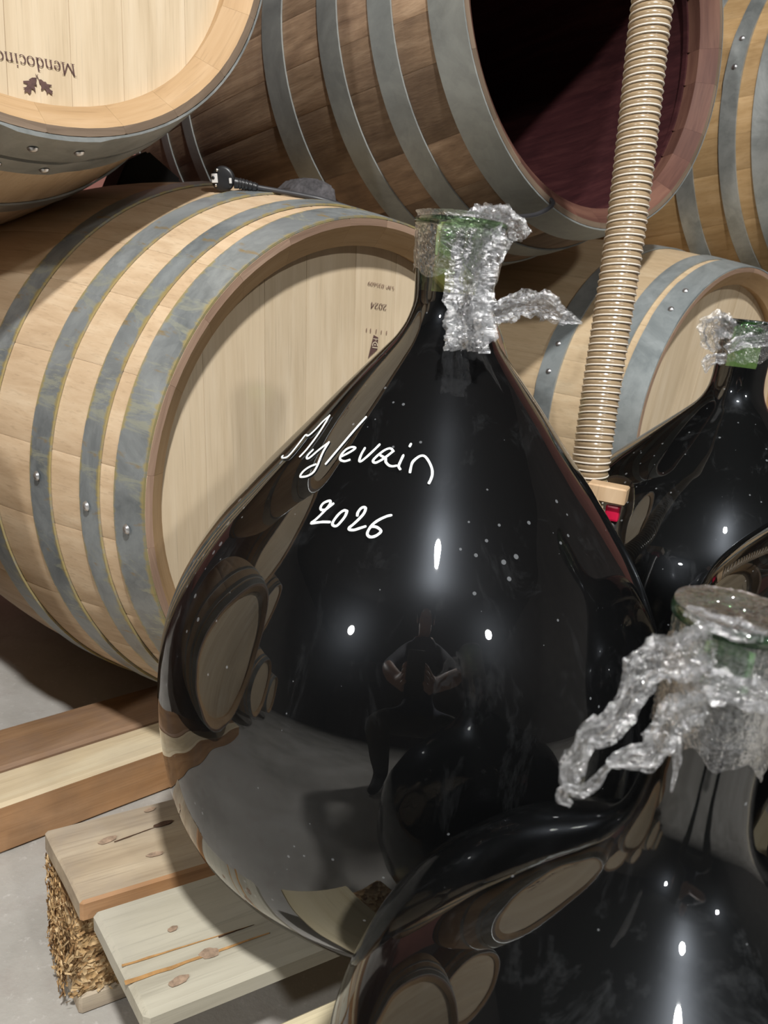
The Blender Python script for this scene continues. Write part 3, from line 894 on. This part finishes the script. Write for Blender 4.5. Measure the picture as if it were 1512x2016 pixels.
# ------------------------------------------------------------------ cling film over the mouths
def crumple(name, pts, radii, parent, nseg=14, nround=22, amp=.5, flat=1.0, folds=5, seed=0, freq=90, flat_dir=None):
    """a gathered length of film: a flattened tube with pleats running along it"""
    nround = 60
    path = smooth_path(pts, nseg)
    fr = frames(path)
    verts, faces = [], []
    n = len(path)
    for i, p in enumerate(path):
        t = i / (n - 1) * (len(radii) - 1)
        k0 = min(int(t), len(radii) - 2); f = t - k0
        r = radii[k0] * (1 - f) + radii[k0 + 1] * f
        T, U, W = fr[i]
        if flat_dir is not None:
            U = (flat_dir - T * flat_dir.dot(T)).normalized(); W = T.cross(U)
        u = i / nseg
        for k in range(nround):
            a = 2 * math.pi * k / nround
            ca, sa = math.cos(a), math.sin(a)
            g = noise.noise(Vector((ca * folds * .8, sa * folds * .8, u * .55 + seed)))
            g2 = abs(noise.noise(Vector((ca * folds * 2.0, sa * folds * 2.0, u * .9 + seed * 2.3))))
            lump = noise.noise(Vector((u * 1.9, seed * 1.7, ca)))
            m = 1 + .75 * g - .55 * g2 + .35 * lump
            q = p + U * (r * m * ca * flat) + W * (r * m * sa)
            q += noise.noise_vector(q * freq + Vector((seed, 0, 0))) * r * amp * .55
            q += noise.noise_vector(q * freq * 3.3 + Vector((0, seed, 0))) * r * amp * .34
            verts.append(q)
    for i in range(n - 1):
        for k in range(nround):
            a, b = i * nround + k, i * nround + (k + 1) % nround
            faces.append((a, b, b + nround, a + nround))
    o = link(name, mesh(name, verts, faces), FILM, parent)
    if parent: o.matrix_parent_inverse = Matrix.Translation(-parent.location)
    return o
def sleeve(name, j, z0, z1, rt, parent, seed, ragged=.012, nz=44, nk=180, gap=.0022, amp=.0022):
    """film drawn over the mouth and down the neck, with pleats running round and down it"""
    verts, faces = [], []
    rows = []
    for i in range(14): rows.append((i / 13 * rt, z1 + .0015, 1))
    for i in range(nz): rows.append((None, z1 - (z1 - z0) * i / (nz - 1), 0))
    for (r, z, top) in rows:
        for k in range(nk):
            a = 2 * math.pi * k / nk
            ca, sa = math.cos(a), math.sin(a)
            if top: rr = max(r, .0004); zz = z
            else:
                f = (z1 - z) / (z1 - z0)
                zz = z1 - (z1 - z0 + ragged * noise.noise(Vector((ca * 2, sa * 2, seed)))) * f
                rr = max(float(np.interp(zz, j['zz'], j['rr'])), rt - .003 if zz > z1 - .016 else 0) + gap * (1 + .8 * noise.noise(Vector((ca * 3, sa * 3, zz * 40 + seed))))
            g = noise.noise(Vector((ca * 4 + zz * 30, sa * 4, zz * 110 + seed)))
            g2 = 1 - abs(noise.noise(Vector((ca * 7 + zz * 60, sa * 7 - zz * 50, zz * 190 + seed * 3)))) * 2
            g3 = 1 - abs(noise.noise(Vector((ca * 12, sa * 12, zz * 420 + a * 3 + seed)))) * 2
            if top: g = noise.noise(Vector((ca * rr * 150, sa * rr * 90, seed))); g2 = 1 - abs(noise.noise(Vector((ca * rr * 320, sa * rr * 210, seed)))) * 2; g3 = 0
            d = amp * (.6 * g + .30 * g2 + .12 * g3) + amp * .22 * noise.noise(Vector((ca * rr, sa * rr, zz)) * 900)
            q = Vector((j['x'] + (rr + d * (0 if top else 1)) * ca, j['y'] + (rr + d * (0 if top else 1)) * sa, zz + d * (.8 if top else .2)))
            verts.append(q)
    for i in range(len(rows) - 1):
        for k in range(nk):
            a, b = i * nk + k, i * nk + (k + 1) % nk
            faces.append((a, b, b + nk, a + nk))
    o = link(name, mesh(name, verts, faces), FILM, parent)
    o.matrix_parent_inverse = Matrix.Translation(-parent.location)
    return o
TOWARD = -FWD
# big jar
wf = empty('plastic_film', (MAIN['x'], MAIN['y'], .672))
tag(wf, 'crumpled clear film over the mouth of the lettered jar, with a twisted tail', 'plastic film')
sleeve('film_cap', MAIN, .676, .716, .0345, wf, 3, gap=.0010, amp=.0016)
crumple('film_fold', [at(965, 415, .548), at(950, 450, .534), at(935, 500, .533), at(925, 555, .535), at(918, 610, .532), at(922, 650, .520), at(925, 685, .508)], [.010, .0155, .0165, .0150, .0135, .0150, .0140], wf, 16, 40, .30, .30, 9, 5, 130, TOWARD)
crumple('film_tail', [at(925, 610, .530), at(965, 618, .533), at(1005, 606, .54), at(1040, 600, .543), at(1075, 603, .545), at(1105, 622, .546), at(1122, 629, .546), at(1146, 637, .546)], [.007, .0085, .0075, .0080, .0085, .0060, .0035, .0006], wf, 12, 26, .42, .55, 6, 8, 150, TOWARD)
crumple('film_tail', [at(950, 425, .552), at(975, 425, .548), at(1000, 432, .548), at(1018, 448, .548), at(1030, 468, .548)], [.009, .0085, .0075, .0070, .0060], wf, 12, 26, .5, .6, 6, 21, 140, TOWARD)
crumple('film_fold', [at(990, 440, .565), at(985, 470, .56), at(975, 505, .556), at(965, 540, .553)], [.006, .0075, .006, .003], wf, 12, 22, .4, .4, 5, 25, 140, TOWARD)
# foreground jar
ff = empty('plastic_film', (FG['x'], FG['y'], .505))
tag(ff, 'crumpled clear film on the foreground jar, two ragged tails hanging left', 'plastic film')
sleeve('film_cap', FG, .5137, .5585, .0232, ff, 11, .008, gap=.0008, amp=.0011)
crumple('film_fold', [at(1350, 1200, .272), at(1400, 1222, .266), at(1460, 1245, .264), at(1520, 1262, .266)], [.0022, .0034, .0036, .0030], ff, 14, 24, .3, .5, 6, 71, 240, TOWARD)
crumple('film_fold', [at(1345, 1330, .272), at(1400, 1345, .264), at(1460, 1365, .262), at(1520, 1380, .263)], [.0040, .0052, .0050, .0046], ff, 14, 24, .3, .4, 7, 73, 240, TOWARD)
sleeve('film_wrap', FG, .506, .5425, .0005, ff, 17, .010, gap=.0016, amp=.0014)
crumple('film_tail', [at(1395, 1270, 0.2651), at(1340, 1290, 0.2584), at(1290, 1300, 0.2584), at(1255, 1345, 0.2584), at(1230, 1395, 0.2584), at(1195, 1435, 0.2584), at(1155, 1450, 0.2584), at(1140, 1490, 0.2584), at(1120, 1530, 0.2584), at(1135, 1545, 0.2584)], [.0075, .0078, .0072, .0054, .0042, .0044, .0036, .0038, .0030, .0022], ff, 13, 26, .30, .45, 6, 31, 240, TOWARD)
crumple('film_tail', [at(1385, 1390, 0.2631), at(1340, 1405, 0.2565), at(1312, 1440, 0.2565), at(1290, 1480, 0.2565), at(1255, 1490, 0.2565), at(1210, 1500, 0.2565), at(1195, 1505, 0.2565)], [.0050, .0054, .0056, .0050, .0034, .0022, .0012], ff, 13, 26, .30, .45, 6, 37, 240, TOWARD)
crumple('film_strand', [at(1205, 1500, 0.2565), at(1180, 1530, 0.2565), at(1150, 1555, 0.2575), at(1115, 1552, 0.2584), at(1105, 1570, 0.2584), at(1125, 1585, 0.2584)], [.0012, .0014, .0022, .0018, .0020, .0012], ff, 10, 14, .5, .6, 5, 41, 260, TOWARD)
crumple('film_strand', [at(1325, 1460, 0.2565), at(1333, 1500, 0.2565), at(1322, 1560, 0.2565)], [.0022, .0012, .0003], ff, 12, 12, .4, .6, 5, 43, 260, TOWARD)
# rear jar
fr_ = empty('plastic_film', (REAR['x'], REAR['y'], .615))
tag(fr_, 'crumpled clear film over the mouth of the rear jar at the right edge', 'plastic film')
sleeve('film_cap', REAR, .622, .668, .0335, fr_, 23)
crumple('film_tail', [at(1440, 650, .92), at(1415, 638, .915), at(1400, 645, .915), at(1400, 670, .918), at(1412, 690, .92)], [.010, .012, .011, .010, .006], fr_, 12, 24, .5, .6, 6, 51, 110, TOWARD)
crumple('film_tail', [at(1428, 705, .918), at(1405, 706, .918), at(1392, 716, .918), at(1390, 735, .918)], [.006, .007, .006, .001], fr_, 10, 20, .6, .6, 5, 57, 120, TOWARD)
crumple('film_fold', [at(1430, 690, .915), at(1460, 672, .91), at(1512, 668, .91)], [.006, .008, .008], fr_, 14, 24, .4, .5, 6, 61, 120, TOWARD)

# ------------------------------------------------------------------ ribbed hose
hp = [Vector((.222, .835, .146)), Vector((.222, .835, .25)), Vector((.2215, .835, .36)), at(1160, 930, .831), at(1185, 760, .820), at(1210, 600, .808), at(1235, 430, .795), at(1258, 240, .780), at(1285, 0, .757)]
top = hp[-1]
hp += [top + Vector((-.006, .0, .18)), top + Vector((-.012, .01, .42)), top + Vector((-.01, .05, .72)), top + Vector((.0, .22, .98)), top + Vector((.02, .55, 1.08)), top + Vector((.03, 1.0, 1.02)), top + Vector((.03, 2.70, .95))]
path = smooth_path(hp, 60)
# resample evenly
acc = [0.0]
for a, b in zip(path[:-1], path[1:]): acc.append(acc[-1] + (b - a).length)
TOT = acc[-1]
def samp(s):
    i = int(np.searchsorted(acc, s)); i = min(max(i, 1), len(acc) - 1)
    f = (s - acc[i - 1]) / max(1e-9, acc[i] - acc[i - 1])
    return path[i - 1].lerp(path[i], f)
hose = empty('ribbed_hose', hp[0])
tag(hose, 'tan ribbed see-through hose hanging down behind the big jar', 'hose')
PITCHH, HR = .0073, .0196
nrow = int(TOT / PITCHH * 6)
rows = [samp(TOT * i / nrow) for i in range(nrow + 1)]
me = tube('tube', rows, lambda f: HR + .0006 * math.cos(2 * math.pi * f * TOT / PITCHH), 28, HOSE)
o = link('tube', me, None, hose); o.matrix_parent_inverse = Matrix.Translation(-hose.location)
nh = int(TOT / PITCHH * 28)
cpath = [samp(TOT * i / nh) for i in range(nh + 1)]
cf = frames(cpath)
hel = []
for i in range(nh + 1):
    a = 2 * math.pi * i / 28
    T, U, W = cf[i]
    hel.append(cpath[i] + (U * math.cos(a) + W * math.sin(a)) * (HR + .0003))
o = link('spiral_rib', tube('spiral_rib', hel, .0010, 6, HELIX), None, hose); o.matrix_parent_inverse = Matrix.Translation(-hose.location)

# ------------------------------------------------------------------ tool with a wooden head
tp = at(1196, 970, .795)
tool = empty('hand_tool', (tp.x, tp.y, .144))
tag(tool, 'tool with a small wooden block head and red collar, between the two jars', 'tool')
zt = tp.z - .144
o = link('wooden_head', box_mesh('wooden_head', .040, .024, .0175, None, .0015, 1), BLOCKW, tool, (0, 0, zt - .0085), (0, 0, R_(-24)))
link('red_collar', box_mesh('red_collar', .0145, .013, .0165, None, .0022, 1, 0, 0, 2), REDP, tool, (.0085, -.002, zt - .0085 - .0195), (0, 0, R_(-24)))
link('handle', tube('handle', [Vector((.010, -.002, 0)), Vector((.010, -.002, .1)), Vector((.010, -.002, zt - .026))], .005, 12), DARKMETAL, tool)

# ------------------------------------------------------------------ cable with plug, chocks
def top_of(b, px, py, lift):
    p = barrel_hit(b, px, py)
    return p + Vector((0, 0, lift)) if p else None
pc = barrel_hit(B1, 440, 384)
plug_depth = (pc - CAM).dot(FWD)
pl_c = at(437, 352, plug_depth + .004)
ex = (at(500, 372, plug_depth) - at(437, 352, plug_depth)).normalized()
nf = (CAM - pl_c).normalized(); nf = (nf + Vector((-.35, 0, 0))).normalized(); nf = (nf - ex * nf.dot(ex) * .6).normalized()
cord = empty('power_cord', pl_c)
tag(cord, 'grey mains cord with a round black plug, on the yellow-hooped barrel', 'power cord')
def place(o, p, zdir):
    o.rotation_mode = 'QUATERNION'; o.rotation_quaternion = Vector((0, 0, 1)).rotation_difference(zdir); o.location = p - cord.location
px_s = plug_depth / FPX
RP = 24 * px_s
prof = [(.0001, 0), (RP * .80, 0), (RP * .98, RP * .10), (RP, RP * .22), (RP * .97, RP * .5), (RP * .80, RP * .75), (.0001, RP * .8)]
b = link('plug_body', revolve([(r, -z) for r, z in prof][::-1], 36, None, 'plug_body'), BLACKP, cord)
place(b, pl_c, nf)
def onplug(px, py, lift): 
    d = ray(px, py); t = ((pl_c - CAM).dot(nf)) / d.dot(nf)
    return CAM + d * t + nf * lift
for (px, py) in ((428, 335), (426, 365)):
    s = link('plug_pin', revolve([(.0001, .003), (3.0 * px_s * .8, .0028), (3.0 * px_s, .0015), (3.0 * px_s, -.001)], 12, None, 'plug_pin'), NICKEL, cord); place(s, onplug(px, py, 0), nf)
s = link('earth_socket', box_mesh('earth_socket', 12 * px_s, 17 * px_s, .0022, None, .0005), CERAM, cord); place(s, onplug(423, 351, 0), nf)
s = link('socket_hole', revolve([(3.2 * px_s, 0), (3.2 * px_s, .0004), (.0001, .0004)], 12, None, 'socket_hole'), BLACKP, cord); place(s, onplug(421, 350, .0023), nf)
s = link('earth_clip', box_mesh('earth_clip', 5 * px_s, 10 * px_s, .0015, None, .0003), CERAM, cord); place(s, onplug(454, 356, 0), nf)
back = pl_c - nf * RP * .45
grip0 = back + ex * RP * .85
gpath = [at(462, 360, plug_depth + .006), at(480, 363, plug_depth + .007), at(506, 369, plug_depth + .008)]
gp = smooth_path(gpath, 14)
g = link('strain_relief', tube('strain_relief', gp, lambda f: (10.5 - 3.0 * f) * px_s * (1 + (.12 if (f * 7) % 1 < .55 else -.10) * (f > .22)), 16), BLACKP, cord); g.matrix_parent_inverse = Matrix.Translation(-cord.location)
rimIn = lambda px, py: None
def rim_pt(px, py, s):
    inv = bmat(B2).inverted(); o_ = inv @ CAM; d = inv.to_3x3() @ ray(px, py)
    t = (s - o_.y) / d.y
    return bmat(B2) @ (o_ + d * t)
cabR = 5.2 * px_s
c1 = top_of(B1, 560, 386, cabR); c2 = top_of(B1, 620, 398, cabR)
cp = [gpath[-1], at(540, 375, plug_depth + .010), at(590, 384, plug_depth + .010), at(640, 395, plug_depth + .012), at(690, 411, plug_depth + .03)]
cp += [cp[-1] + Vector((.10, .07, -.02)), rim_pt(940, 450, -.030), rim_pt(1005, 430, -.018), rim_pt(1050, 424, -.012), rim_pt(1078, 412, -.010), rim_pt(1089, 400, -.006), rim_pt(1080, 392, .006), rim_pt(1072, 396, .03), rim_pt(1072, 400, .10)]
cb = link('cable', tube('cable', smooth_path(cp, 10), cabR, 12), RUBBER, cord); cb.matrix_parent_inverse = Matrix.Translation(-cord.location)

def chock(name, label, pts_px, depth, thick, mat, cat='wedge'):
    fr0 = [at(x, y, depth) for x, y in pts_px]
    c = sum(fr0, Vector()) / len(fr0)
    dirn = Vector((-.55, .83, .0))
    n = len(fr0)
    V = [p - c for p in fr0] + [p + dirn * thick - c for p in fr0]
    Fc = [tuple(range(n)), tuple(range(n, 2 * n))[::-1]] + [(k, (k + 1) % n, n + (k + 1) % n, n + k) for k in range(n)]
    me = fix_normals(mesh(name, V, Fc))
    bm = bmesh.new(); bm.from_mesh(me); bmesh.ops.bevel(bm, geom=bm.edges[:], offset=.003, segments=2, affect='EDGES'); bm.to_mesh(me); bm.free()
    o = link(name, me, mat, None, c)
    return tag(o, label, cat)
dk = (barrel_hit(B1, 300, 372) - CAM).dot(FWD)
chock('black_wedge', 'matt black wedge on the yellow-hooped barrel, under the leaf-marked one', [(226, 374), (250, 316), (292, 296), (358, 354), (352, 378), (290, 380)], dk + .12, .10, BLACKW)
dk2 = (barrel_hit(B1, 610, 396) - CAM).dot(FWD)
chock('foam_wedge', 'small dark grey foam wedge propping the old open barrel', [(570, 372), (595, 349), (632, 352), (660, 368), (666, 412), (570, 405)], dk2 + .10, .05, FOAM)

# ------------------------------------------------------------------ lamp fittings (seen as bright spots in the glass)
for i, (pos, watts, rad) in enumerate(LAMPS):
    lab = ['round work lamp above the camera, the brightest spot mirrored in the jars', 'round ceiling lamp far to the left, a small spot mirrored in the big jar', 'round ceiling lamp far to the right behind the camera'][i]
    lr = empty('ceiling_lamp', (pos[0], pos[1], pos[2]))
    tag(lr, lab, 'lamp')
    lr.rotation_euler = (Vector((0, .6, .4)) - Vector(pos)).to_track_quat('-Z', 'Y').to_euler()
    prof = [(rad * 1.15, -.01), (rad * 1.2, .0), (rad * 1.15, .06), (rad * .5, .10), (.0001, .10)]
    link('lamp_housing', revolve(prof, 32, None, 'lamp_housing'), LAMPH, lr)
    up = lr.rotation_euler.to_matrix().inverted() @ Vector((0, 0, 1))
    hb = Vector((0, 0, .09)); link('lamp_rod', tube('lamp_rod', [hb, hb + up * .2, hb + up * (ZC - pos[2] - .08)], .01, 8), LAMPH, lr)

# ------------------------------------------------------------------ the photographer, seen mirrored in the big jar
SKIN = plain('skin', (.42, .24, .17), .5, nscale=60, namt=.08)
NAVY = plain('navy_cloth', (.020, .024, .045), .85, nscale=80, namt=.25)
KHAKI = plain('dark_khaki_cloth', (.050, .046, .034), .9, nscale=80, namt=.25)
SHOE = plain('dark_shoe', (.015, .014, .013), .6, nscale=80)
HAIR = plain('dark_hair', (.018, .014, .012), .6, nscale=200, namt=.4)
EYEW = plain('eye', (.55, .55, .53), .2)
person = empty('person', (.08, -.70, 0))
tag(person, 'crouching person in navy top and khaki trousers, mirrored in the big jar', 'person')
J = {'pel': ((.08, -.74, .60), .15), 'sp': ((.08, -.68, .78), .135), 'ch': ((.085, -.60, .95), .150), 'up': ((.086, -.55, 1.05), .095), 'nk': ((.088, -.51, 1.11), .056),
     'h0': ((.089, -.475, 1.165), .068), 'h1': ((.090, -.455, 1.225), .084), 'h2': ((.090, -.462, 1.285), .070), 'nose': ((.090, -.368, 1.215), .012)}
for sd, sx in (('l', -1), ('r', 1)):
    J.update({'sh' + sd: ((.085 + sx * .17, -.565, 1.03), .066), 'el' + sd: ((.085 + sx * .255, -.36, .82), .046), 'fa' + sd: ((.060 + sx * .17, -.23, .73), .038), 'wr' + sd: ((.045 + sx * .088, -.125, .655), .027), 'pm' + sd: ((.040 + sx * .062, -.075, .640), .024),
              'hp' + sd: ((.08 + sx * .10, -.74, .57), .125), 'kn' + sd: ((.08 + sx * .27, -.42, .50), .098), 'cf' + sd: ((.08 + sx * .25, -.54, .32), .082), 'an' + sd: ((.08 + sx * .23, -.64, .11), .058), 'ft' + sd: ((.08 + sx * .24, -.55, .048), .042), 'to' + sd: ((.08 + sx * .255, -.45, .036), .032)})
ED = [('pel', 'sp'), ('sp', 'ch'), ('ch', 'up'), ('up', 'nk'), ('nk', 'h0'), ('h0', 'h1'), ('h1', 'h2'), ('h1', 'nose')]
for sd in 'lr':
    ED += [('up', 'sh' + sd), ('sh' + sd, 'el' + sd), ('el' + sd, 'fa' + sd), ('fa' + sd, 'wr' + sd), ('wr' + sd, 'pm' + sd), ('pel', 'hp' + sd), ('hp' + sd, 'kn' + sd), ('kn' + sd, 'cf' + sd), ('cf' + sd, 'an' + sd), ('an' + sd, 'ft' + sd), ('ft' + sd, 'to' + sd)]
    sx = -1 if sd == 'l' else 1
    for k in range(4):          # four fingers curling round the back edge of the phone
        zf = .668 - .019 * k
        base = (.040 + sx * .058, -.052, zf - .012); ln = (.9, 1.0, .95, .75)[k]
        for q, pt in enumerate([base, (.030 + sx * .052, -.030, zf), (.030 + sx * (.052 - .012 * ln), -.012, zf), (.030 + sx * (.052 - .030 * ln), -.010, zf)]):
            J['f%s%d%d' % (sd, k, q)] = (pt, (.0095, .0088, .0082, .0072)[q])
            ED.append((('pm' + sd) if q == 0 else 'f%s%d%d' % (sd, k, q - 1), 'f%s%d%d' % (sd, k, q)))
    for q, pt in enumerate([(.040 + sx * .050, -.062, .618), (.036 + sx * .040, -.046, .612), (.032 + sx * .020, -.040, .622)]):
        J['t%s%d' % (sd, q)] = (pt, (.0105, .0098, .0085)[q])
        ED.append((('pm' + sd) if q == 0 else 't%s%d' % (sd, q - 1), 't%s%d' % (sd, q)))
keys = list(J)
off = person.location
bme = bpy.data.meshes.new('body')
bme.from_pydata([tuple(Vector(J[k][0]) - off) for k in keys], [(keys.index(a), keys.index(b)) for a, b in ED], [])
bo = bpy.data.objects.new('body', bme); COL.objects.link(bo)
sk = bo.modifiers.new('skin', 'SKIN')
for i, k in enumerate(keys):
    bme.skin_vertices[0].data[i].radius = (J[k][1], J[k][1])
    bme.skin_vertices[0].data[i].use_root = (k == 'pel')
sk.use_smooth_shade = True
sb = bo.modifiers.new('sub', 'SUBSURF'); sb.levels = 2; sb.render_levels = 2
dg = bpy.context.evaluated_depsgraph_get()
fm = bpy.data.meshes.new_from_object(bo.evaluated_get(dg))
bpy.data.objects.remove(bo, do_unlink=True)
fm.name = 'body'
for m in (NAVY, SKIN, KHAKI, SHOE): fm.materials.append(m)
for pg in fm.polygons:
    c = Vector(pg.center) + off
    if c.z > 1.095: mi = 1
    elif c.y > -.30 and c.z > .55: mi = 1
    elif c.z < .085: mi = 3
    elif c.z < .66 and (c.y < -.60 or c.z < .60): mi = 2
    else: mi = 0
    pg.material_index = mi; pg.use_smooth = True
link('body', fm, None, person)
def blob(name, c, r, mat, sc=(1, 1, 1), cut=None):
    bm = bmesh.new(); bmesh.ops.create_uvsphere(bm, u_segments=20, v_segments=14, radius=r)
    if cut is not None:
        bmesh.ops.delete(bm, geom=[v for v in bm.verts if cut(v.co / r)], context='VERTS')
    for v in bm.verts: v.co = Vector((v.co.x * sc[0], v.co.y * sc[1], v.co.z * sc[2]))
    me = bpy.data.meshes.new(name); bm.to_mesh(me); bm.free()
    me.polygons.foreach_set('use_smooth', [True] * len(me.polygons))
    return link(name, me, mat, person, Vector(c) - off)
blob('hair', (.090, -.462, 1.245), .094, HAIR, (.98, 1.06, 1.12), lambda v: v.z < -.35 or (v.y > .35 and v.z < .45))
for sx in (-1, 1):
    blob('eye', (.090 + sx * .031, -.384, 1.232), .011, EYEW)
    blob('ear', (.090 + sx * .082, -.465, 1.215), .020, SKIN, (.4, .8, 1.4))
blob('mouth', (.090, -.390, 1.178), .016, plain('lips', (.30, .12, .10), .5), (1.3, .5, .35))
phone = link('phone', box_mesh('phone', .076, .008, .150, None, .0035, 1, 0, 0, 3), BLACKP, None, (.030, -.026, .560), (R_(-16), 0, 0))
tag(phone, 'black phone held by the crouching person, mirrored in the big jar', 'phone')
